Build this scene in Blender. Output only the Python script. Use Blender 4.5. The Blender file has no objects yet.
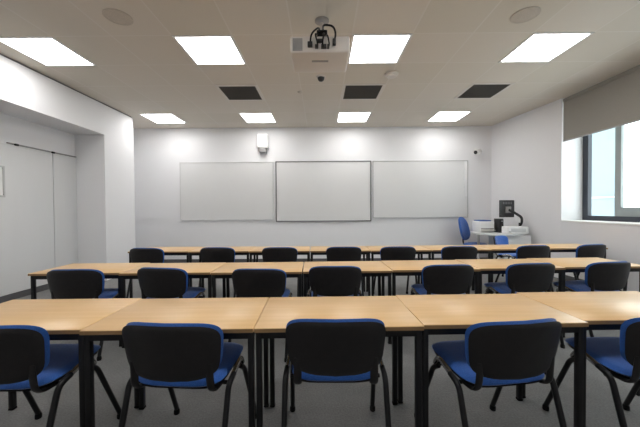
import bpy, bmesh, math, random
from mathutils import Vector, Matrix
random.seed(4)
S = bpy.context.scene
COL = S.collection
PI = math.pi
CEIL = 3.325
EYE = 1.325

# ------------------------------------------------------------------ materials
def mat(name, col, rough=0.5, metal=0.0, spec=0.5, coat=0.0, coat_rough=0.1, noise=None, bump=None, sheen=0.0):
    """noise = (scale xyz, amount) brightness mottling, bump = (scale, strength)"""
    m = bpy.data.materials.new(name); m.use_nodes = True
    nt = m.node_tree; b = nt.nodes['Principled BSDF']
    b.inputs['Base Color'].default_value = (*col, 1)
    b.inputs['Roughness'].default_value = rough
    b.inputs['Metallic'].default_value = metal
    b.inputs['Specular IOR Level'].default_value = spec
    b.inputs['Coat Weight'].default_value = coat
    b.inputs['Coat Roughness'].default_value = coat_rough
    b.inputs['Sheen Weight'].default_value = sheen
    if noise or bump:
        tc = nt.nodes.new('ShaderNodeTexCoord')
    if noise:
        mp = nt.nodes.new('ShaderNodeMapping'); mp.inputs['Scale'].default_value = noise[0]
        nz = nt.nodes.new('ShaderNodeTexNoise'); nz.inputs['Scale'].default_value = 1; nz.inputs['Detail'].default_value = 4
        nt.links.new(tc.outputs['Object'], mp.inputs['Vector']); nt.links.new(mp.outputs['Vector'], nz.inputs['Vector'])
        rp = nt.nodes.new('ShaderNodeValToRGB'); a = noise[1]
        rp.color_ramp.elements[0].position = .3; rp.color_ramp.elements[1].position = .7
        rp.color_ramp.elements[0].color = (*[c * (1 - a) for c in col], 1)
        rp.color_ramp.elements[1].color = (*[min(1, c * (1 + a)) for c in col], 1)
        nt.links.new(nz.outputs['Fac'], rp.inputs['Fac']); nt.links.new(rp.outputs['Color'], b.inputs['Base Color'])
    if bump:
        n2 = nt.nodes.new('ShaderNodeTexNoise'); n2.inputs['Scale'].default_value = bump[0]; n2.inputs['Detail'].default_value = 3
        nt.links.new(tc.outputs['Object'], n2.inputs['Vector'])
        bp = nt.nodes.new('ShaderNodeBump'); bp.inputs['Strength'].default_value = bump[1]; bp.inputs['Distance'].default_value = .01
        nt.links.new(n2.outputs['Fac'], bp.inputs['Height']); nt.links.new(bp.outputs['Normal'], b.inputs['Normal'])
    return m

def emit(name, col, strength):
    m = bpy.data.materials.new(name); m.use_nodes = True
    nt = m.node_tree; nt.nodes.clear()
    e = nt.nodes.new('ShaderNodeEmission'); e.inputs['Color'].default_value = (*col, 1); e.inputs['Strength'].default_value = strength
    o = nt.nodes.new('ShaderNodeOutputMaterial'); nt.links.new(e.outputs[0], o.inputs[0])
    return m

TILE = .6918
TX0, TY0 = -3.778, 3.447
def ceiling_mat():
    m = mat('ceiling tile', (.60, .545, .49), rough=.9, spec=.1, bump=(160, .15))
    nt = m.node_tree; b = nt.nodes['Principled BSDF']
    g = nt.nodes.new('ShaderNodeNewGeometry'); sp = nt.nodes.new('ShaderNodeSeparateXYZ')
    nt.links.new(g.outputs['Position'], sp.inputs[0])
    def M(op, a, bb=None):
        n = nt.nodes.new('ShaderNodeMath'); n.operation = op
        for i, v in enumerate((a, bb)):
            if v is None: continue
            if hasattr(v, 'is_linked') or hasattr(v, 'links'): nt.links.new(v, n.inputs[i])
            else: n.inputs[i].default_value = v
        return n.outputs[0]
    def line(ax, o):
        t = M('DIVIDE', M('SUBTRACT', sp.outputs[ax], o), TILE)
        fr = M('FRACT', t)
        d = M('MINIMUM', fr, M('SUBTRACT', 1.0, fr))
        cell = M('FLOOR', t)
        return M('LESS_THAN', d, .012), cell
    lx, cx = line(0, TX0 - 20 * TILE); ly, cy = line(1, TY0 - 20 * TILE)
    ln = M('MAXIMUM', lx, ly)
    wn = nt.nodes.new('ShaderNodeTexWhiteNoise'); wn.noise_dimensions = '2D'
    cb = nt.nodes.new('ShaderNodeCombineXYZ'); nt.links.new(cx, cb.inputs[0]); nt.links.new(cy, cb.inputs[1])
    nt.links.new(cb.outputs[0], wn.inputs['Vector'])
    r = nt.nodes.new('ShaderNodeValToRGB')
    r.color_ramp.elements[0].color = (.680, .635, .560, 1); r.color_ramp.elements[1].color = (.710, .660, .595, 1)
    nt.links.new(wn.outputs['Value'], r.inputs['Fac'])
    mx = nt.nodes.new('ShaderNodeMixRGB'); nt.links.new(ln, mx.inputs['Fac'])
    nt.links.new(r.outputs['Color'], mx.inputs['Color1']); mx.inputs['Color2'].default_value = (.74, .70, .645, 1)
    nt.links.new(mx.outputs[0], b.inputs['Base Color'])
    return m

def carpet_mat():
    m = mat('grey carpet', (.1, .1, .1), rough=.95, spec=.1, sheen=.15)
    nt = m.node_tree; b = nt.nodes['Principled BSDF']
    g = nt.nodes.new('ShaderNodeNewGeometry')
    def nz(s, d):
        n = nt.nodes.new('ShaderNodeTexNoise'); n.inputs['Scale'].default_value = s; n.inputs['Detail'].default_value = d
        nt.links.new(g.outputs['Position'], n.inputs['Vector']); return n
    a = nz(90, 6); c = nz(5, 3)
    r = nt.nodes.new('ShaderNodeValToRGB')
    r.color_ramp.elements[0].position = .3; r.color_ramp.elements[1].position = .72
    r.color_ramp.elements[0].color = (.135, .135, .137, 1); r.color_ramp.elements[1].color = (.235, .235, .235, 1)
    mx = nt.nodes.new('ShaderNodeMath'); mx.operation = 'MULTIPLY_ADD'; mx.inputs[1].default_value = .3
    nt.links.new(c.outputs['Fac'], mx.inputs[0])
    sc = nt.nodes.new('ShaderNodeMath'); sc.operation = 'MULTIPLY'; sc.inputs[1].default_value = .7
    nt.links.new(a.outputs['Fac'], sc.inputs[0]); nt.links.new(sc.outputs[0], mx.inputs[2])
    nt.links.new(mx.outputs[0], r.inputs['Fac']); nt.links.new(r.outputs['Color'], b.inputs['Base Color'])
    bp = nt.nodes.new('ShaderNodeBump'); bp.inputs['Strength'].default_value = .5; bp.inputs['Distance'].default_value = .006
    nt.links.new(a.outputs['Fac'], bp.inputs['Height']); nt.links.new(bp.outputs['Normal'], b.inputs['Normal'])
    return m

def wood_mat():
    m = mat('beech laminate', (.62, .43, .245), rough=.31, spec=.5)
    nt = m.node_tree; b = nt.nodes['Principled BSDF']
    tc = nt.nodes.new('ShaderNodeTexCoord'); oi = nt.nodes.new('ShaderNodeObjectInfo')
    mp = nt.nodes.new('ShaderNodeMapping'); mp.inputs['Scale'].default_value = (1.6, 26, 26)
    ad = nt.nodes.new('ShaderNodeVectorMath'); ad.operation = 'ADD'
    nt.links.new(tc.outputs['Object'], mp.inputs['Vector'])
    nt.links.new(mp.outputs['Vector'], ad.inputs[0]); nt.links.new(oi.outputs['Location'], ad.inputs[1])
    nz = nt.nodes.new('ShaderNodeTexNoise'); nz.inputs['Scale'].default_value = 1; nz.inputs['Detail'].default_value = 5
    nt.links.new(ad.outputs[0], nz.inputs['Vector'])
    r = nt.nodes.new('ShaderNodeValToRGB'); r.color_ramp.elements[0].position = .3; r.color_ramp.elements[1].position = .7
    r.color_ramp.elements[0].color = (.63, .395, .170, 1); r.color_ramp.elements[1].color = (.70, .455, .215, 1)
    nt.links.new(nz.outputs['Fac'], r.inputs['Fac']); nt.links.new(r.outputs['Color'], b.inputs['Base Color'])
    return m

def glass_mat():
    m = bpy.data.materials.new('window glass'); m.use_nodes = True
    nt = m.node_tree; nt.nodes.clear()
    t = nt.nodes.new('ShaderNodeBsdfTransparent'); t.inputs['Color'].default_value = (.93, .97, .96, 1)
    g = nt.nodes.new('ShaderNodeBsdfGlossy'); g.inputs['Roughness'].default_value = .02
    f = nt.nodes.new('ShaderNodeFresnel'); f.inputs['IOR'].default_value = 1.45
    x = nt.nodes.new('ShaderNodeMixShader'); o = nt.nodes.new('ShaderNodeOutputMaterial')
    ge = nt.nodes.new('ShaderNodeNewGeometry'); iv = nt.nodes.new('ShaderNodeMath'); iv.operation = 'SUBTRACT'; iv.inputs[0].default_value = 1
    ml = nt.nodes.new('ShaderNodeMath'); ml.operation = 'MULTIPLY'
    nt.links.new(ge.outputs['Backfacing'], iv.inputs[1]); nt.links.new(iv.outputs[0], ml.inputs[0]); nt.links.new(f.outputs[0], ml.inputs[1])
    nt.links.new(ml.outputs[0], x.inputs[0]); nt.links.new(t.outputs[0], x.inputs[1]); nt.links.new(g.outputs[0], x.inputs[2])
    nt.links.new(x.outputs[0], o.inputs[0])
    return m

M = dict(
    wall=mat('wall paint', (.775, .775, .79), rough=.8, spec=.2, bump=(120, .04)),
    white=mat('white paint', (.82, .82, .82), rough=.6, spec=.3, noise=((3, 3, 3), .01)),
    ceiling=ceiling_mat(), carpet=carpet_mat(), wood=wood_mat(), glass=glass_mat(),
    wood_edge=mat('beech edging', (.27, .16, .068), rough=.5, noise=((3, 40, 40), .1)),
    black=mat('black steel', (.008, .008, .009), rough=.42, spec=.3, noise=((20, 20, 20), .1)),
    rail=mat('glossy tube', (.42, .41, .40), rough=.24, metal=.9, noise=((20, 20, 20), .05)),
    shell=mat('black plastic', (.015, .0135, .014), rough=.48, spec=.3, noise=((30, 30, 30), .12), bump=(300, .08)),
    rubber=mat('black rubber', (.01, .01, .01), rough=.8, spec=.2, noise=((30, 30, 30), .1)),
    blue=mat('blue fabric', (.028, .11, .40), rough=.85, spec=.2, sheen=.3, noise=((220, 220, 220), .22), bump=(350, .25)),
    board=mat('whiteboard enamel', (.70, .70, .70), rough=.28, spec=.4, noise=((2, 2, 2), .01)),
    alu=mat('aluminium trim', (.50, .50, .50), rough=.45, metal=.3, noise=((9, 9, 9), .04)),
    alu_dark=mat('dark aluminium trim', (.20, .20, .205), rough=.45, metal=.4, noise=((9, 9, 9), .04)),
    pale_trim=mat('pale trim', (.62, .62, .62), rough=.5, noise=((9, 9, 9), .03)),
    grey=mat('grey plastic', (.32, .31, .305), rough=.55, noise=((15, 15, 15), .06)),
    lightgrey=mat('light grey laminate', (.60, .61, .615), rough=.45, noise=((6, 6, 6), .03)),
    ivory=mat('off-white plastic', (.70, .66, .62), rough=.5, noise=((10, 10, 10), .02)),
    speaker=mat('beige speaker mesh', (.55, .50, .44), rough=.8, noise=((150, 150, 150), .15)),
    vent=mat('dark vent metal', (.085, .078, .068), rough=.6, noise=((12, 12, 12), .05)),
    door=mat('pale grey door laminate', (.66, .665, .67), rough=.55, noise=((4, 4, 1), .015)),
    skirt=mat('dark grey skirting', (.085, .085, .09), rough=.6, noise=((8, 8, 8), .05)),
    wframe=mat('dark blue-grey window frame', (.035, .04, .055), rough=.45, noise=((8, 8, 8), .05)),
    sash=mat('grey window sash', (.30, .33, .33), rough=.45, noise=((8, 8, 8), .04)),
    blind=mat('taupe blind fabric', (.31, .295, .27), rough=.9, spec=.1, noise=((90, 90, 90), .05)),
    facade=mat('pale blue cladding', (.165, .215, .24), rough=.7, noise=((1, 1, 1), .05)),
    diffuser=emit('lit diffuser', (1, .985, .965), 14.5),
    screen=mat('dark screen plastic', (.02, .02, .022), rough=.35, noise=((15, 15, 15), .1)),
    paper=mat('white paper', (.8, .8, .8), rough=.8, noise=((6, 6, 6), .02)),
)

# ------------------------------------------------------------------ mesh helpers
def add_box(bm, c, s, bevel=0, rot=None, seg=2):
    r = bmesh.ops.create_cube(bm, size=1)
    vs = r['verts']
    for v in vs: v.co = Vector((v.co.x * s[0], v.co.y * s[1], v.co.z * s[2]))
    if bevel:
        es = list({e for v in vs for e in v.link_edges})
        q = bmesh.ops.bevel(bm, geom=es, offset=bevel, segments=seg, affect='EDGES', profile=.5)
        vs = list({v for f in q['faces'] for v in f.verts} | {v for v in vs if v.is_valid})
        # gather the entire island
        seen = set(vs); st = list(vs)
        while st:
            v = st.pop()
            for e in v.link_edges:
                w = e.other_vert(v)
                if w not in seen: seen.add(w); st.append(w)
        vs = list(seen)
    for v in vs:
        if rot is not None: v.co = rot @ v.co
        v.co += Vector(c)
    return vs

def box2(bm, a, b, bevel=0):
    c = [(a[i] + b[i]) / 2 for i in range(3)]; s = [abs(b[i] - a[i]) for i in range(3)]
    return add_box(bm, c, s, bevel)

def round_path(pts, r, n=5):
    pts = [Vector(p) for p in pts]; out = [pts[0]]
    for i in range(1, len(pts) - 1):
        a, p, b = pts[i - 1], pts[i], pts[i + 1]
        rr = min(r, (a - p).length * .49, (b - p).length * .49)
        s = p + (a - p).normalized() * rr; e = p + (b - p).normalized() * rr
        for k in range(n + 1):
            t = k / n
            out.append(s * (1 - t) ** 2 + p * 2 * t * (1 - t) + e * t * t)
    out.append(pts[-1]); return out

def add_tube(bm, pts, ra, rb=None, n=10, bend=0, up=(0, 0, 1)):
    rb = rb or ra
    P = round_path(pts, bend) if bend else [Vector(p) for p in pts]
    T = [(P[min(i + 1, len(P) - 1)] - P[max(i - 1, 0)]).normalized() for i in range(len(P))]
    u = Vector(up)
    if abs(u.dot(T[0])) > .95: u = Vector((1, 0, 0))
    N = (u - T[0] * u.dot(T[0])).normalized(); rings = []
    for p, t in zip(P, T):
        N = (N - t * N.dot(t)).normalized(); B = t.cross(N)
        rings.append([bm.verts.new(p + N * ra * math.cos(2 * PI * k / n) + B * rb * math.sin(2 * PI * k / n)) for k in range(n)])
    for a, b in zip(rings, rings[1:]):
        for k in range(n): bm.faces.new((a[k], a[(k + 1) % n], b[(k + 1) % n], b[k]))
    bm.faces.new(rings[0][::-1]); bm.faces.new(rings[-1])

def add_lathe(bm, prof, c=(0, 0, 0), n=24, axis=None):
    """prof: (radius, height) pairs, revolved about local Z then turned by axis (a 3x3)"""
    rings = []
    for r, h in prof:
        if r < 1e-6:
            co = Vector((0, 0, h)); rings.append([bm.verts.new(((axis @ co) if axis else co) + Vector(c))])
        else:
            ring = []
            for k in range(n):
                co = Vector((r * math.cos(2 * PI * k / n), r * math.sin(2 * PI * k / n), h))
                ring.append(bm.verts.new(((axis @ co) if axis else co) + Vector(c)))
            rings.append(ring)
    for a, b in zip(rings, rings[1:]):
        if len(a) == 1 and len(b) == 1: continue
        for k in range(n):
            if len(a) == 1: bm.faces.new((a[0], b[(k + 1) % n], b[k]))
            elif len(b) == 1: bm.faces.new((a[k], a[(k + 1) % n], b[0]))
            else: bm.faces.new((a[k], a[(k + 1) % n], b[(k + 1) % n], b[k]))
    if len(rings[0]) > 1: bm.faces.new(rings[0][::-1])
    if len(rings[-1]) > 1: bm.faces.new(rings[-1])

def add_prism(bm, poly, z0, z1):
    lo = [bm.verts.new((x, y, z0)) for x, y in poly]; hi = [bm.verts.new((x, y, z1)) for x, y in poly]
    n = len(poly)
    bm.faces.new(lo[::-1]); bm.faces.new(hi)
    for k in range(n): bm.faces.new((lo[k], lo[(k + 1) % n], hi[(k + 1) % n], hi[k]))

def add_pad(bm, a, b, f, th, n=4.0, taper=0, rings=9, seg=48, edge=6, rot=0):
    """a cushion / shell: superellipse outline a x b, thickened +-th/2, mapped through f(p, q, t) -> co"""
    def side(sgn):
        R = []
        for i in range(1, rings + 1):
            r = (i / rings) ** .75
            t = sgn * th / 2 * max(0, (1 - r ** edge)) ** .5
            ring = []
            for k in range(seg):
                th_ = 2 * PI * k / seg; c, s = math.cos(th_), math.sin(th_)
                p = math.copysign(abs(c) ** (2 / n), c) * a * r; q = math.copysign(abs(s) ** (2 / n), s) * b * r
                p *= 1 + taper * q / b
                ring.append((p, q, t))
            R.append(ring)
        return R
    A = side(1); Bk = side(-1)
    def mk(R): return [[bm.verts.new(f(*c)) for c in ring] for ring in R]
    VA = mk(A); VB = mk(Bk[:-1]) + [VA[-1]]
    for V, t, flip in ((VA, th / 2, False), (VB, -th / 2, True)):
        c = bm.verts.new(f(0, 0, t))
        for k in range(seg):
            tri = (c, V[0][k], V[0][(k + 1) % seg]); bm.faces.new(tri[::-1] if flip else tri)
        for i in range(len(V) - 1):
            for k in range(seg):
                q4 = (V[i][k], V[i + 1][k], V[i + 1][(k + 1) % seg], V[i][(k + 1) % seg])
                if len(set(q4)) == 4: bm.faces.new(q4[::-1] if flip else q4)

def link(name, bm, m, parent=None, smooth=True, label=None):
    bmesh.ops.recalc_face_normals(bm, faces=bm.faces[:])
    me = bpy.data.meshes.new(name); bm.to_mesh(me); bm.free()
    me.materials.append(m)
    if smooth:
        for p in me.polygons: p.use_smooth = True
        try: me.set_sharp_from_angle(angle=math.radians(38))
        except Exception: pass
    o = bpy.data.objects.new(name, me); COL.objects.link(o)
    if parent: o.parent = parent
    if label: o['label'] = label
    return o

def tag(o, label, cat, group=None):
    o['label'] = label; o['category'] = cat
    if group: o['group'] = group
    return o

def thing(name, label, cat, loc=(0, 0, 0), rz=0, group=None):
    o = bpy.data.objects.new(name, None); COL.objects.link(o)
    o.empty_display_size = .1; o.location = loc; o.rotation_euler = (0, 0, rz)
    return tag(o, label, cat, group)

def struct(name, bm, m, parent=None, smooth=False):
    o = link(name, bm, m, parent, smooth)
    if not parent: o['kind'] = 'structure'
    return o

def new(): return bmesh.new()

def copy_thing(root, loc, rz, label, group=None):
    r = root.copy(); COL.objects.link(r); r.location = loc; r.rotation_euler = (0, 0, rz); r['label'] = label
    if group: r['group'] = group
    for ch in root.children:
        c = ch.copy(); COL.objects.link(c); c.parent = r
        for g in ch.children:
            d = g.copy(); COL.objects.link(d); d.parent = c
    return r

# ------------------------------------------------------------------ camera (slightly wide classroom lens)
F = 297.854
pitch, roll, yaw = -.0161336, .0063390, -.0033786
def rot_cam():
    def mz(a): c, s = math.cos(a), math.sin(a); return Matrix(((c, -s, 0), (s, c, 0), (0, 0, 1)))
    def mx(a): c, s = math.cos(a), math.sin(a); return Matrix(((1, 0, 0), (0, c, s), (0, -s, c)))
    def my(a): c, s = math.cos(a), math.sin(a); return Matrix(((c, 0, -s), (0, 1, 0), (s, 0, c)))
    A = Matrix(((1, 0, 0), (0, 0, 1), (0, -1, 0)))
    return A @ my(roll) @ mx(pitch) @ mz(yaw)
cd = bpy.data.cameras.new('camera'); cam = bpy.data.objects.new('camera', cd); COL.objects.link(cam)
cd.sensor_width = 36; cd.lens = F / 640 * 36; cd.clip_start = .02; cd.clip_end = 200
cam.matrix_world = Matrix.Translation((0, 0, EYE)) @ rot_cam().transposed().to_4x4()
S.camera = cam

# ------------------------------------------------------------------ room shell
REAR = -1.6; BACK = 7.35
XL, XB = -4.6, -4.04          # recessed left wall, bulkhead face
XR = 4.44
bm = new(); box2(bm, (-4.8, REAR - .2, -.1), (5.0, BACK + .2, 0)); struct('floor', bm, M['carpet'])
bm = new(); box2(bm, (-4.8, REAR - .2, CEIL), (5.0, BACK + .2, CEIL + .1)); struct('ceiling', bm, M['ceiling'])
bm = new(); box2(bm, (-4.8, BACK, 0), (5.0, BACK + .2, CEIL)); struct('wall_back', bm, M['wall'])
bm = new(); box2(bm, (-4.8, REAR - .2, 0), (5.0, REAR, CEIL)); struct('wall_front', bm, M['wall'])
bm = new(); box2(bm, (-4.8, REAR, 0), (XL, BACK, CEIL)); struct('wall_left', bm, M['wall'])
bm = new(); box2(bm, (XL, REAR, 2.735), (XB, 5.575, CEIL - .03)); box2(bm, (XL, 5.575, 0), (XB, 6.44, CEIL - .03)); struct('wall_bulkhead', bm, M['wall'])
bm = new(); box2(bm, (XL, REAR, CEIL - .03), (XB - .02, 6.42, CEIL)); struct('trim_1', bm, M['alu_dark'])
WY0, WY1, SILL = .9, 5.52, 1.085
bm = new()
add_prism(bm, [(4.195, BACK), (XR, WY1), (5.0, WY1), (5.0, BACK)], 0, CEIL)
box2(bm, (XR, WY0, 0), (5.0, WY1, SILL - .03)); box2(bm, (XR, REAR, 0), (5.0, WY0, CEIL))
struct('wall_right', bm, M['wall'])
bm = new(); box2(bm, (XR - .012, WY0, SILL - .03), (4.83, WY1, SILL), .006); struct('trim_2', bm, M['white'])
bm = new(); box2(bm, (XL, REAR, 0), (XL + .018, 5.05, .095), .004); struct('baseboard_left', bm, M['skirt'])
bm = new(); box2(bm, (XL, BACK - .018, 0), (4.17, BACK, .095), .004); struct('baseboard_back', bm, M['skirt'])
bm = new(); box2(bm, (XR - .018, REAR, 0), (XR, WY1, .095), .004); struct('baseboard_right', bm, M['skirt'])

# sliding door in the recess
bm = new(); box2(bm, (XL, 5.09, .012), (XL + .03, 5.57, 2.30), .003); d1 = struct('door_1', bm, M['door'])
bm = new(); box2(bm, (XL, 3.4, .1), (XL + .022, 5.084, 2.30), .003); link('door_leaf', bm, M['door'], d1, False)
bm = new(); box2(bm, (XL, 4.36, 2.312), (XL + .034, 5.57, 2.328)); link('door_track', bm, M['grey'], d1, False)
for y in (4.47, 5.083):
    bm = new(); add_box(bm, (XL + .04, y, 2.312), (.03, .055, .03), .008); link('track_roller', bm, M['black'], d1)

# window
win = bpy.data.objects.new('window_1', None); COL.objects.link(win); win['kind'] = 'structure'
WX = 4.83
bm = new()
box2(bm, (WX, WY1 - .11, SILL), (WX + .07, WY1, CEIL)); box2(bm, (WX, WY0, SILL), (WX + .07, WY0 + .09, CEIL))
box2(bm, (WX, WY0 + .09, SILL), (WX + .07, WY1 - .11, SILL + .085)); box2(bm, (WX, WY0 + .09, CEIL - .09), (WX + .07, WY1 - .11, CEIL))
for y in (3.45, 2.05): box2(bm, (WX, y - .04, SILL + .085), (WX + .07, y + .04, CEIL - .09))
link('window_frame', bm, M['wframe'], win, False)
for y0, y1 in ((3.49, 4.93), (2.09, 3.41), (.99, 2.01)):
    bm = new(); z0, z1 = SILL + .085, CEIL - .09
    box2(bm, (WX + .012, y0, z0), (WX + .06, y1, z0 + .145)); box2(bm, (WX + .012, y0, z1 - .1), (WX + .06, y1, z1))
    box2(bm, (WX + .012, y0, z0 + .145), (WX + .06, y0 + .1, z1 - .1)); box2(bm, (WX + .012, y1 - .1, z0 + .145), (WX + .06, y1, z1 - .1))
    link('window_sash', bm, M['sash'], win, False)
    bm = new(); box2(bm, (WX + .035, y0 + .1, z0 + .145), (WX + .041, y1 - .1, z1 - .1)); link('window_pane', bm, M['glass'], win, False)
bm = new(); box2(bm, (WX + .035, 4.93, SILL + .085), (WX + .041, WY1 - .11, CEIL - .09)); link('window_pane', bm, M['glass'], win, False)

# outside: neighbouring block
bl = thing('neighbouring_building', 'pale blue building wall seen through the window, outside', 'building', (0, 0, 0))
bm = new(); add_prism(bm, [(9.0, 9.12), (20, 20.6), (20, 26), (9.0, 26)], -6, 9); link('facade', bm, M['facade'], bl, False)
bm = new()
for z in (-2.0, 1.6, 5.0): box2(bm, (8.97, 9.14, z), (9.0, 26, z + .06))
link('cladding_joint', bm, M['sash'], bl, False)

# blind
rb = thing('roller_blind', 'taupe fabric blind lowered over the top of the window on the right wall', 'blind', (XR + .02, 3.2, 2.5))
def loc_box(a, b, root, bev=0):
    m = new(); box2(m, [a[i] - root.location[i] for i in range(3)], [b[i] - root.location[i] for i in range(3)], bev); return m
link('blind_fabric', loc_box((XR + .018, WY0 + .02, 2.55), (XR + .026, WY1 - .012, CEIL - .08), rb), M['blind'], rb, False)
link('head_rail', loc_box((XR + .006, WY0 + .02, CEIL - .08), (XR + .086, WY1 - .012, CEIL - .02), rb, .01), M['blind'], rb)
link('bottom_bar', loc_box((XR + .012, WY0 + .02, 2.525), (XR + .032, WY1 - .012, 2.55), rb, .005), M['grey'], rb)

# ------------------------------------------------------------------ ceiling fittings
PX, LX0, LY0, LW = 2.0754, -3.7516, 3.4733, .6387
def make_light():
    t = thing('ceiling_light', '', 'ceiling light')
    bm = new(); h = TILE / 2; w = LW / 2; z0, z1 = -.008, .0
    for a, b in (((-h, -h), (h, -w)), ((-h, w), (h, h)), ((-h, -w), (-w, w)), ((w, -w), (h, w))):
        box2(bm, (a[0], a[1], z0), (b[0], b[1], z1))
    link('light_frame', bm, M['white'], t, False)
    bm = new(); box2(bm, (-w, -w, -.006), (w, w, 0)); link('light_diffuser', bm, M['diffuser'], t, False, 'glowing white square diffuser')
    return t
L0 = None
names = ['leftmost', 'second from the left', 'third from the left', 'rightmost']
for r, y in enumerate((LY0, LY0 + 4 * TILE, LY0 - 4 * TILE)):  # last row is out of view, added to light chair backs and floor
    for k in range(4):
        rowtxt = ['in the larger nearer row', 'in the row by the whiteboard wall', 'in the unseen row added overhead'][r]
        lab = f'lit square ceiling light, {names[k]} {rowtxt}'
        p = (LX0 + LW / 2 + PX * k, y + LW / 2, CEIL)
        if L0 is None:
            L0 = make_light(); L0['label'] = lab; L0['group'] = 'square ceiling lights'; L0.location = p
        else: copy_thing(L0, p, 0, lab)

VX, VY, VW = -1.660, 4.867, .60
for k in range(3):
    t = thing('ceiling_vent', ['dark square vent in the ceiling, left one of the three', 'dark square vent in the ceiling, middle one near the projector', 'dark square vent in the ceiling, nearest the window'][k],
              'vent', (VX + VW / 2 + PX * k, VY + VW / 2, CEIL), 0, 'ceiling vents')
    bm = new(); h = TILE / 2; w = VW / 2
    for a, b in (((-h, -h), (h, -w)), ((-h, w), (h, h)), ((-h, -w), (-w, w)), ((w, -w), (h, w))): box2(bm, (a[0], a[1], -.006), (b[0], b[1], 0))
    link('vent_frame', bm, M['ivory'], t, False)
    bm = new(); box2(bm, (-w, -w, -.002), (w, w, 0)); link('vent_backing', bm, M['vent'], t, False)
    bm = new()
    for i in range(15):
        yy = -w + VW * (i + .5) / 15
        add_box(bm, (0, yy, -.005), (VW - .01, .022, .003), 0, Matrix.Rotation(.25, 3, 'X'))
    link('vent_louvre', bm, M['vent'], t, False)

for x, y, lab in ((-2.09, 3.113, 'round beige speaker grille in the ceiling on the left'), (2.134, 3.137, 'round beige speaker grille in the ceiling on the right')):
    t = thing('ceiling_speaker', lab, 'speaker', (x, y, CEIL), 0, 'ceiling speakers')
    bm = new(); add_lathe(bm, [(.135, 0), (.135, -.006), (.128, -.010), (.118, -.010), (.118, 0)], n=32); link('speaker_rim', bm, M['speaker'], t)
    bm = new(); add_lathe(bm, [(.118, -.002), (.118, -.007), (.06, -.011), (0, -.013)], n=32); link('speaker_grille', bm, M['speaker'], t)

t = thing('smoke_detector', 'small off-white round smoke detector on the ceiling beside the third ceiling light', 'smoke detector', (1.065, 4.475, CEIL))
bm = new(); add_lathe(bm, [(.10, 0), (.10, -.015), (.092, -.02), (0, -.02)], n=28); link('detector_base', bm, M['ivory'], t)
bm = new(); add_lathe(bm, [(.075, -.02), (.072, -.042), (.05, -.052), (0, -.053)], n=28); link('detector_head', bm, M['ivory'], t)
t = thing('ceiling_sensor', 'tiny round sensor on the ceiling left of the middle vent', 'sensor', (-.347, 5.13, CEIL))
bm = new(); add_lathe(bm, [(.045, 0), (.042, -.01), (.02, -.022), (0, -.024)], n=20); link('sensor_dome', bm, M['speaker'], t)
t = thing('motion_sensor', 'small dark dome sensor on the ceiling just beyond the projector', 'sensor', (.013, 4.55, CEIL))
bm = new(); add_lathe(bm, [(.075, 0), (.073, -.012), (.055, -.016), (0, -.016)], n=24); link('sensor_base', bm, M['ivory'], t)
bm = new(); add_lathe(bm, [(.055, -.016), (.045, -.05), (.025, -.068), (0, -.072)], n=24); link('sensor_dome', bm, M['screen'], t)

# projector
t = thing('projector', 'white projector hanging under the ceiling with black cables at its back', 'projector', (0, 2.96, CEIL))
def P(x, y, z): return (x, y - 2.96, z - CEIL)
bm = new(); add_box(bm, P(0, 2.96, 2.832), (.545, .42, .15), .018, seg=3); link('body', bm, M['ivory'], t)
bm = new()
for i in range(5): box2(bm, P(-.245, 2.744, 2.778 + i * .022), P(-.165, 2.752, 2.793 + i * .022))
box2(bm, P(-.25, 2.7475, 2.77), P(-.16, 2.752, 2.885)); link('air_grille', bm, M['grey'], t, False)
bm = new(); add_lathe(bm, [(.045, 0), (.045, .03), (.038, .034), (0, .028)], P(.13, 3.165, 2.835), 24, Matrix.Rotation(-PI / 2, 3, 'X')); link('lens', bm, M['screen'], t)
bm = new(); box2(bm, P(-.08, 2.90, 2.753), P(.08, 2.93, 2.758), .001); link('base_slot', bm, M['grey'], t, False)
bm = new(); add_lathe(bm, [(.075, 0), (.075, -.012), (.03, -.03), (0, -.03)], P(.022, 3.2, CEIL), 24); link('ceiling_plate', bm, M['grey'], t)
bm = new(); add_tube(bm, [P(.022, 3.2, CEIL - .02), P(.022, 3.2, 2.93)], .02, n=12); link('mount_pole', bm, M['ivory'], t)
bm = new(); add_box(bm, P(.02, 3.05, 2.925), (.17, .38, .03), .006); add_box(bm, P(.02, 2.86, 2.975), (.10, .06, .07), .008); link('mount_bracket', bm, M['black'], t)
for pts, r in (
    ([(.022, 3.19, 3.06), (.03, 2.90, 3.02), (.03, 2.72, 2.99), (.12, 2.70, 2.965), (.145, 2.70, 2.90), (.13, 2.74, 2.84)], .009),
    ([(.022, 3.19, 3.04), (.0, 2.9, 3.01), (-.01, 2.72, 2.97), (-.08, 2.69, 2.89), (-.09, 2.74, 2.82)], .008),
    ([(.022, 3.19, 3.05), (.03, 2.85, 2.98), (.04, 2.70, 2.90), (.02, 2.68, 2.81), (.035, 2.74, 2.79)], .008),
    ([(.03, 3.19, 3.05), (.05, 2.85, 2.96), (.07, 2.69, 2.88), (.085, 2.69, 2.79), (.075, 2.74, 2.80)], .007),
    ([(.01, 3.19, 3.05), (-.02, 2.85, 2.97), (-.045, 2.70, 2.90), (-.02, 2.68, 2.80), (-.03, 2.74, 2.80)], .007)):
    bm = new(); add_tube(bm, [P(*p) for p in pts], r, bend=.06, n=8); link('cable', bm, M['black'], t)
for x, z, sx, sz in ((.13, 2.84, .03, .05), (-.09, 2.82, .045, .04), (.035, 2.80, .05, .03), (.075, 2.80, .02, .03), (-.03, 2.80, .03, .026), (.0, 2.85, .06, .025)):
    bm = new(); add_box(bm, P(x, 2.735, z), (sx, .04, sz), .004); link('plug', bm, M['screen'], t)

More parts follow.
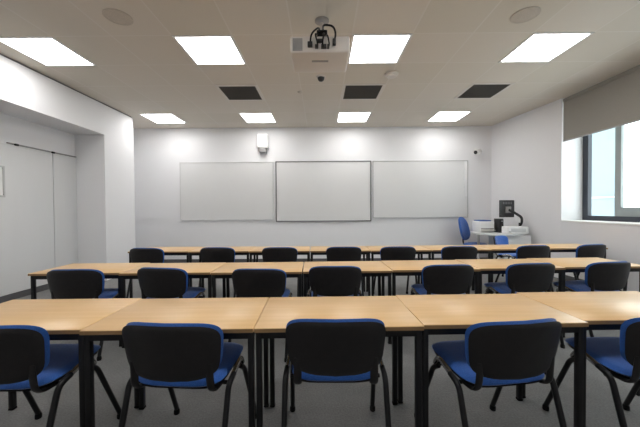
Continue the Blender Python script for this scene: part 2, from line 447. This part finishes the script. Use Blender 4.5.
# ------------------------------------------------------------------ back wall
def whiteboard(x0, x1, z0, z1, fm, label, fw=.025, extra=None):
    t = thing('whiteboard', label, 'whiteboard', ((x0 + x1) / 2, BACK, z0), 0, 'whiteboards on the back wall')
    w = (x1 - x0) / 2; h = z1 - z0
    bm = new(); box2(bm, (-w + fw * .5, -.022, fw * .5), (w - fw * .5, 0, h - fw * .5)); link('board_surface', bm, M['board'], t, False)
    bm = new()
    for a, b in (((-w, 0), (w, fw)), ((-w, h - fw), (w, h)), ((-w, fw), (-w + fw, h - fw)), ((w - fw, fw), (w, h - fw))):
        box2(bm, (a[0], -.032, a[1]), (b[0], 0, b[1]), .003)
    link('board_frame', bm, fm, t, False)
    return t
whiteboard(-3.468, -1.165, 1.055, 2.487, M['pale_trim'], 'left whiteboard on the back wall with a thin pale frame')
whiteboard(-1.112, 1.236, 1.005, 2.495, M['alu_dark'], 'middle whiteboard with a thin dark frame on the back wall', .028)
t = whiteboard(1.275, 3.61, 1.085, 2.49, M['alu'], 'right whiteboard on the back wall with a white strip down its right edge', .022)
bm = new(); box2(bm, (2.335 / 2 - .085, -.05, .52), (2.335 / 2 - .03, -.02, 1.37), .006); link('edge_strip', bm, M['white'], t)

t = thing('wall_speaker', 'white box speaker with grey lower end high on the wall above the boards', 'speaker', (-1.404, BACK, 2.70))
bm = new(); add_box(bm, (0, -.07, .27), (.26, .14, .34), .025, seg=3); link('housing', bm, M['white'], t)
bm = new(); add_box(bm, (0, -.065, .05), (.17, .12, .11), .02, seg=3); link('lower_grille', bm, M['grey'], t)
t = thing('security_camera', 'small white security camera with dark lens high on the back wall right of the boards', 'camera', (3.77, BACK, 2.68))
bm = new(); add_tube(bm, [(.02, 0, .06), (.02, -.06, .05), (0, -.11, .01)], .014, bend=.03); add_lathe(bm, [(.04, 0), (.04, .012), (0, .012)], (.02, 0, .06), 16, Matrix.Rotation(PI / 2, 3, 'X')); link('bracket', bm, M['white'], t)
ax = Matrix.Rotation(-1.0, 3, 'Z') @ Matrix.Rotation(PI / 2 + .25, 3, 'X')
bm = new(); add_lathe(bm, [(.055, -.1), (.068, -.08), (.068, .07), (.06, .08), (0, .08)], (.02, -.12, -.005), 20, ax); link('camera_body', bm, M['white'], t)
bm = new(); add_lathe(bm, [(.043, 0), (.043, .012), (.03, .02), (0, .022)], Vector((.02, -.12, -.005)) + ax @ Vector((0, 0, .078)), 20, ax); link('lens', bm, M['screen'], t)

t = thing('wall_notice', 'pale framed notice on the recessed left wall', 'notice', (XL + .022, 4.04, 1.52))
bm = new(); box2(bm, (.0, -.28, .02), (.012, .23, .43)); link('notice_sheet', bm, M['paper'], t, False)
bm = new()
for a, b in (((-.3, 0), (.25, .025)), ((-.3, .425), (.25, .45)), ((-.3, .025), (-.275, .425)), ((.225, .025), (.25, .425))): box2(bm, (0, a[0], a[1]), (.025, b[0], b[1]), .004)
link('notice_frame', bm, M['alu'], t, False)

# ------------------------------------------------------------------ tables
TZ, TD, TW, TP = .725, .53, .863, .866
def make_table():
    t = thing('classroom_table', '', 'table', group='beech classroom tables')
    bm = new(); add_box(bm, (0, TD / 2, TZ - .011), (TW, TD, .022), .003, seg=2); link('tabletop', bm, M['wood'], t, True, 'pale beech wood tabletop')
    bm = new(); add_box(bm, (0, -.0008, TZ - .0125), (TW - .004, .0022, .0185)); link('front_edging', bm, M['wood_edge'], t, False, 'darker brown front edge strip')
    bm = new(); z0, z1 = TZ - .062, TZ - .022; w, d0, d1 = TW / 2 - .006, .022, TD - .022
    box2(bm, (-w, d0, z0), (w, d0 + .025, z1)); box2(bm, (-w, d1 - .025, z0), (w, d1, z1))
    box2(bm, (-w, d0 + .025, z0), (-w + .025, d1 - .025, z1)); box2(bm, (w - .025, d0 + .025, z0), (w, d1 - .025, z1))
    link('under_frame', bm, M['black'], t, False)
    for sx in (-1, 1):
        for y in (.036, TD - .036):
            bm = new(); add_box(bm, (sx * (TW / 2 - .019), y, (TZ - .022 + .012) / 2), (.03, .03, TZ - .034), .004); lg = link('leg', bm, M['black'], t)
            bm = new(); add_box(bm, (sx * (TW / 2 - .019), y, .007), (.033, .033, .014), .004); link('leg_cap', bm, M['rubber'], lg)
    return t
T0 = None
ordn = ['leftmost', 'second from the left', 'third from the left', 'fourth from the left', 'fifth from the left', 'sixth from the left', 'seventh from the left', 'rightmost']
rows = [
    (-2.075, [1.475, 1.475, 1.482, 1.512, 1.553, 1.61], 'in the nearest row'),
    (-2.795, [2.83, 2.82, 2.815, 2.835, 2.87, 2.92, 2.975, 3.03], 'in the middle row'),
    (-2.78, [4.265, 4.26, 4.245, 4.235, 4.235, 4.25, 4.28, 4.33, 4.395], 'in the far row by the whiteboards')]
for (x0, ys, txt), rz, pitch_x in zip(rows, (.022, .026, .016), (.866, .872, .874)):
    n = len(ys) - 1
    for k in range(n):
        xa = x0 + pitch_x * k
        nm = 'rightmost' if k == n - 1 else ordn[k]
        lab = f'beech-topped table on black legs, {nm} {txt}'
        loc = (xa + TP / 2, (ys[k] + ys[k + 1]) / 2, 0)
        if T0 is None:
            T0 = make_table(); T0['label'] = lab; T0.location = loc; T0.rotation_euler = (0, 0, rz)
        else: copy_thing(T0, loc, rz, lab)

# ------------------------------------------------------------------ chairs
def back_y(x, z): return -.205 - .17 * (z - .5) + .055 * (x / .235) ** 2
def make_chair():
    t = thing('stacking_chair', '', 'chair', group='black and blue stacking chairs')
    bm = new()
    def fs(p, q, th): x, z = p, .657 + q; z += .008 * (1 - (x / .235) ** 2) * (q / .145); return Vector((x, back_y(x, z) + th - .012, z))
    add_pad(bm, .240, .133, fs, .018, n=4.6, taper=.06, edge=8); link('back_shell', bm, M['shell'], t, True, 'black plastic shell of the backrest')
    bm = new()
    def fc(p, q, th): x, z = p, .664 + q; z += .008 * (1 - (x / .235) ** 2) * (q / .145); return Vector((x, back_y(x, z) + th + .014, z))
    add_pad(bm, .241, .132, fc, .034, n=4.6, taper=.06, edge=6); link('back_cushion', bm, M['blue'], t, True, 'blue fabric pad of the backrest')
    bm = new()
    def fz(p, q, th): return Vector((p, .035 + q, .490 + .05 * q + th - .04 * max(0, q / .215 - .6) ** 2 - .006 * (1 - (p / .23) ** 2)))
    add_pad(bm, .230, .215, fz, .045, n=4.8, edge=6); link('seat', bm, M['blue'], t, True, 'blue fabric seat pad')
    bm = new()
    def fp(p, q, th): return Vector((p, .035 + q, .467 + .05 * q + th - .04 * max(0, q / .215 - .6) ** 2))
    add_pad(bm, .220, .205, fp, .02, n=4.8, edge=8); link('seat_pan', bm, M['shell'], t, True, 'black plastic pan under the seat')
    for s in (-1, 1):
        for kind in (0, 1):
            pts = [(s * .232, .09, .440), (s * .244, .13, .41), (s * .262, .302, .012)] if kind == 0 else [(s * .254, -.06, .479), (s * .255, -.135, .462), (s * .256, -.275, .012)]
            bm = new(); add_tube(bm, pts, .0145, .0145, bend=.05, up=(0, 1, 0)); lg = link('leg', bm, M['black'], t)
            f = pts[-1]
            bm = new(); add_lathe(bm, [(.016, 0), (.0185, .004), (.0185, .02), (.015, .034), (0, .034)], (f[0], f[1] - (.008 if kind == 0 else -.006), 0), 12); link('rubber_foot', bm, M['rubber'], lg)
        bm = new(); add_tube(bm, [(s * .20, .15, .42), (s * .240, .125, .44), (s * .253, .06, .510), (s * .254, -.07, .478)], .0135, .0105, bend=.05); link('side_rail', bm, M['rail'], t, True, 'glossy grey side tube')
        bm = new(); add_tube(bm, [(s * .19, -.08, .444), (s * .19, -.185, .45), (s * .185, back_y(.185, .60) - .012, .60)], .02, .008, bend=.05, up=(1, 0, 0)); link('back_bracket', bm, M['shell'], t)
        bm = new(); add_tube(bm, [(-.235, .10 if s > 0 else -.08, .444), (.235, .10 if s > 0 else -.08, .444)], .011); link('cross_bar', bm, M['black'], t)
    return t
C0 = None
cn = ['leftmost', 'second from the left', 'third from the left', 'fourth from the left', 'fifth from the left', 'sixth from the left', 'seventh from the left', 'rightmost']
def chair(X, Y, deg, lab):
    """X, Y = ground point under the seat"""
    global C0
    if C0 is None:
        C0 = make_chair(); C0['label'] = lab; C0.location = (X, Y, 0); C0.rotation_euler = (0, 0, math.radians(deg)); return C0
    return copy_thing(C0, (X, Y, 0), math.radians(deg), lab)
def by_back(X, dback, deg):
    a = math.radians(deg); return X - .255 * math.sin(a), dback + .255 * math.cos(a)
front = [(-1.55, 1.325, 0), (-.722, 1.345, -4), (.068, 1.385, 0), (.935, 1.355, 8), (1.725, 1.385, 0)]
mid = [(72.3, 2.61, 2), (159, 2.66, -8), (257.5, 2.59, -3), (335, 2.69, 0), (449, 2.73, 3), (532.5, 2.78, 6), (610.5, 2.83, 9)]
far = [(145, 4.06, -5), (216.5, 4.08, -3), (279.5, 4.05, 0), (344, 4.06, 0), (398.5, 4.05, 0), (460, 4.05, 0), (534.5, 4.10, 6), (593, 4.17, 11)]
for k, (X, d, a) in enumerate(front):
    x, y = by_back(X, d, a)
    nm = 'rightmost' if k == 4 else cn[k]
    chair(x, y, a, f'black-backed chair with blue seat at the nearest table row, {nm}')
for k, (px, d, a) in enumerate(mid):
    x, y = by_back((px - 321) / F * (d + .055), d, a)
    nm = 'rightmost' if k == 6 else cn[k]
    chair(x, y, a, f'black-backed chair with blue seat at the middle table row, {nm}')
for k, (px, d, a) in enumerate(far):
    x, y = by_back((px - 321.3) / F * (d + .055), d, a)
    chair(x, y, a, f'black-backed chair at the far table row by the whiteboards, {cn[k]}')
chair(3.43, 5.35, -145, 'blue-padded black chair turned sideways in front of the teacher desk')

# ------------------------------------------------------------------ teacher station
t = thing('teacher_desk', 'light grey teacher desk in the far right corner', 'desk', (3.8, 6.4, 0))
def D(*p): return (p[0] - 3.8, p[1] - 6.4) + tuple(p[2:])
top = [(3.62, 7.05), (3.36, 6.72), (3.31, 6.38), (3.46, 5.92), (3.95, 5.95), (4.32, 6.28), (4.22, 7.05)]
bm = new(); add_prism(bm, [D(*q) for q in top], .755, .785); link('desktop', bm, M['lightgrey'], t, False)
bm = new(); add_box(bm, D(3.98, 6.03, .39), (.52, .02, .73)); box2(bm, D(4.2, 6.25, 0), D(4.22, 6.95, .755)); link('modesty_panel', bm, M['white'], t, False)
bm = new(); add_lathe(bm, [(.04, 0), (.04, .01), (.025, .014), (.025, .755)], D(3.38, 6.40, 0), 16); link('leg', bm, M['alu'], t)
bm = new(); box2(bm, D(3.82, 6.3, .02), D(4.14, 6.8, .70), .01); ped = link('drawer_unit', bm, M['white'], t)
for z in (.1, .3, .5):
    bm = new(); box2(bm, D(3.84, 6.285, z), D(4.12, 6.30, z + .18), .003); link('drawer_front', bm, M['lightgrey'], ped)

t = thing('printer', 'white printer on the left end of the teacher desk', 'printer', (3.635, 6.70, .785))
bm = new(); add_box(bm, (0, 0, .12), (.33, .34, .24), .02, seg=3); link('body', bm, M['white'], t)
bm = new(); add_box(bm, (0, -.185, .08), (.27, .02, .03), .004); link('paper_slot', bm, M['grey'], t)
bm = new(); add_box(bm, (.0, -.22, .05), (.26, .12, .012), .003); link('output_tray', bm, M['ivory'], t)
o = thing('document_folder', 'blue folder lying on top of the white printer', 'folder', (3.62, 6.70, 1.025))
bm = new(); add_box(bm, (0, 0, .012), (.23, .30, .024), .004); link('cover', bm, M['blue'], o)
bm = new(); add_box(bm, (.004, 0, .012), (.226, .292, .014)); link('pages', bm, M['paper'], o, False)

t = thing('computer_tower', 'black computer tower standing beside the white printer', 'computer', (3.87, 6.5, .785))
bm = new(); add_box(bm, (0, 0, .15), (.085, .22, .30), .008); link('case', bm, M['screen'], t)
bm = new(); add_box(bm, (0, -.114, .16), (.07, .01, .25), .003); link('front_panel', bm, M['shell'], t)
bm = new(); add_lathe(bm, [(.01, 0), (.01, .006), (0, .006)], (0, -.119, .25), 12, Matrix.Rotation(PI / 2, 3, 'X')); link('power_button', bm, M['alu'], t)

t = thing('monitor', 'black monitor on an articulated arm above the teacher desk', 'monitor', (4.22, 6.36, .785))
def Q(x, y, z): return (x - 4.22, y - 6.36, z - .785)
R = Matrix.Rotation(math.radians(14), 3, 'Z')
mc = Vector(Q(3.92, 6.3, 1.30))
bm = new(); add_box(bm, mc, (.37, .03, .36), .008, R); link('screen_back', bm, M['screen'], t)
bm = new(); add_box(bm, mc + R @ Vector((0, -.035, -.02)), (.13, .04, .13), .008, R); link('mount_plate', bm, M['grey'], t)
bm = new()
for i in range(6): add_box(bm, mc + R @ Vector((-.10 + .04 * i, -.0175, .12)), (.02, .004, .05), 0, R)
link('rear_vent', bm, M['alu_dark'], t, False)
bm = new(); add_tube(bm, [mc + R @ Vector((0, -.05, -.02)), Q(4.0, 6.18, 1.22), Q(4.17, 6.2, 1.12), Q(4.24, 6.3, 1.0), Q(4.24, 6.36, .93)], .026, .018, bend=.06); link('arm', bm, M['screen'], t)
bm = new(); add_tube(bm, [Q(4.235, 6.36, .785), Q(4.235, 6.36, 1.0)], .022); add_box(bm, Q(4.225, 6.36, .795), (.09, .10, .02), .004); link('arm_post', bm, M['screen'], t)

t = thing('document_camera', 'low white box unit on the right end of the teacher desk', 'equipment', (3.98, 6.12, .785))
bm = new(); add_box(bm, (.01, .02, .075), (.42, .22, .15), .015, seg=3); link('body', bm, M['white'], t)
bm = new(); add_box(bm, (.01, -.092, .08), (.30, .006, .07), .002); link('front_panel', bm, M['lightgrey'], t)
bm = new(); add_box(bm, (-.16, -.092, .045), (.05, .008, .02), .002); link('button_strip', bm, M['grey'], t)

t = thing('swivel_chair', 'blue upholstered office chair left of the teacher desk', 'office chair', (3.49, 6.80, 0), math.radians(-142))
bm = new()
def f1(p, q, th): z = .84 + q; return Vector((p, -.20 - .22 * (z - .6) + .04 * (p / .22) ** 2 + th, z))
add_pad(bm, .215, .27, f1, .07, n=2.8, taper=-.06, edge=4); link('backrest', bm, M['blue'], t)
bm = new()
def f2(p, q, th): return Vector((p, q + .03, .49 + th - .05 * max(0, q / .23 - .5) ** 2))
add_pad(bm, .24, .23, f2, .08, n=3.2, edge=4); link('seat', bm, M['blue'], t)
bm = new(); add_tube(bm, [(0, -.02, .43), (0, -.24, .44), (0, -.27, .72)], .03, .012, bend=.08, up=(1, 0, 0)); link('back_bar', bm, M['black'], t)
bm = new(); add_lathe(bm, [(.05, .45), (.05, .42), (.024, .41), (.024, .10), (.04, .09), (.04, .06), (0, .06)], n=20); link('gas_stem', bm, M['black'], t)
for k in range(5):
    a = 2 * PI * k / 5; c, s = math.cos(a), math.sin(a)
    bm = new(); add_tube(bm, [(c * .03, s * .03, .085), (c * .27, s * .27, .062)], .022, .016, up=(0, 0, 1)); lg = link('base_leg', bm, M['black'], t)
    bm = new(); add_lathe(bm, [(.018, -.022), (.026, -.018), (.026, .018), (.018, .022)], (c * .27, s * .27, .026), 16, Matrix.Rotation(a, 3, 'Z') @ Matrix.Rotation(PI / 2, 3, 'X')); link('castor', bm, M['rubber'], lg)

# ------------------------------------------------------------------ light and view
w = bpy.data.worlds.new('sky'); S.world = w; w.use_nodes = True
bg = w.node_tree.nodes['Background']; bg.inputs['Color'].default_value = (.93, .97, 1, 1); bg.inputs['Strength'].default_value = 5.0
al = bpy.data.lights.new('window_portal', 'AREA'); al.shape = 'RECTANGLE'; al.size = 4.4; al.size_y = 2.1; al.cycles.is_portal = True
ao = bpy.data.objects.new('window_portal', al); COL.objects.link(ao); ao.location = (WX + .09, (WY0 + WY1) / 2, (SILL + CEIL) / 2); ao.rotation_euler = (0, PI / 2, 0)
sl = bpy.data.lights.new('facade_fill_sun', 'SUN'); sl.energy = 3.0; sl.angle = .3; sl.color = (1, .97, .93)  # added sun, angled to brighten the facade without entering the room
so = bpy.data.objects.new('facade_fill_sun', sl); COL.objects.link(so); so.location = (0, 0, 12)
so.rotation_euler = Vector((1, .25, -.62)).to_track_quat('-Z', 'Y').to_euler()
S.view_settings.view_transform = 'Standard'
try: S.view_settings.look = 'None'
except Exception: pass
S.view_settings.gamma = 1; S.view_settings.use_curve_mapping = False
S.view_settings.exposure = 0.0
cy = S.cycles
cy.use_denoising = True
cy.max_bounces = 10; cy.diffuse_bounces = 6; cy.glossy_bounces = 4; cy.transparent_max_bounces = 8
cy.sample_clamp_indirect = 8
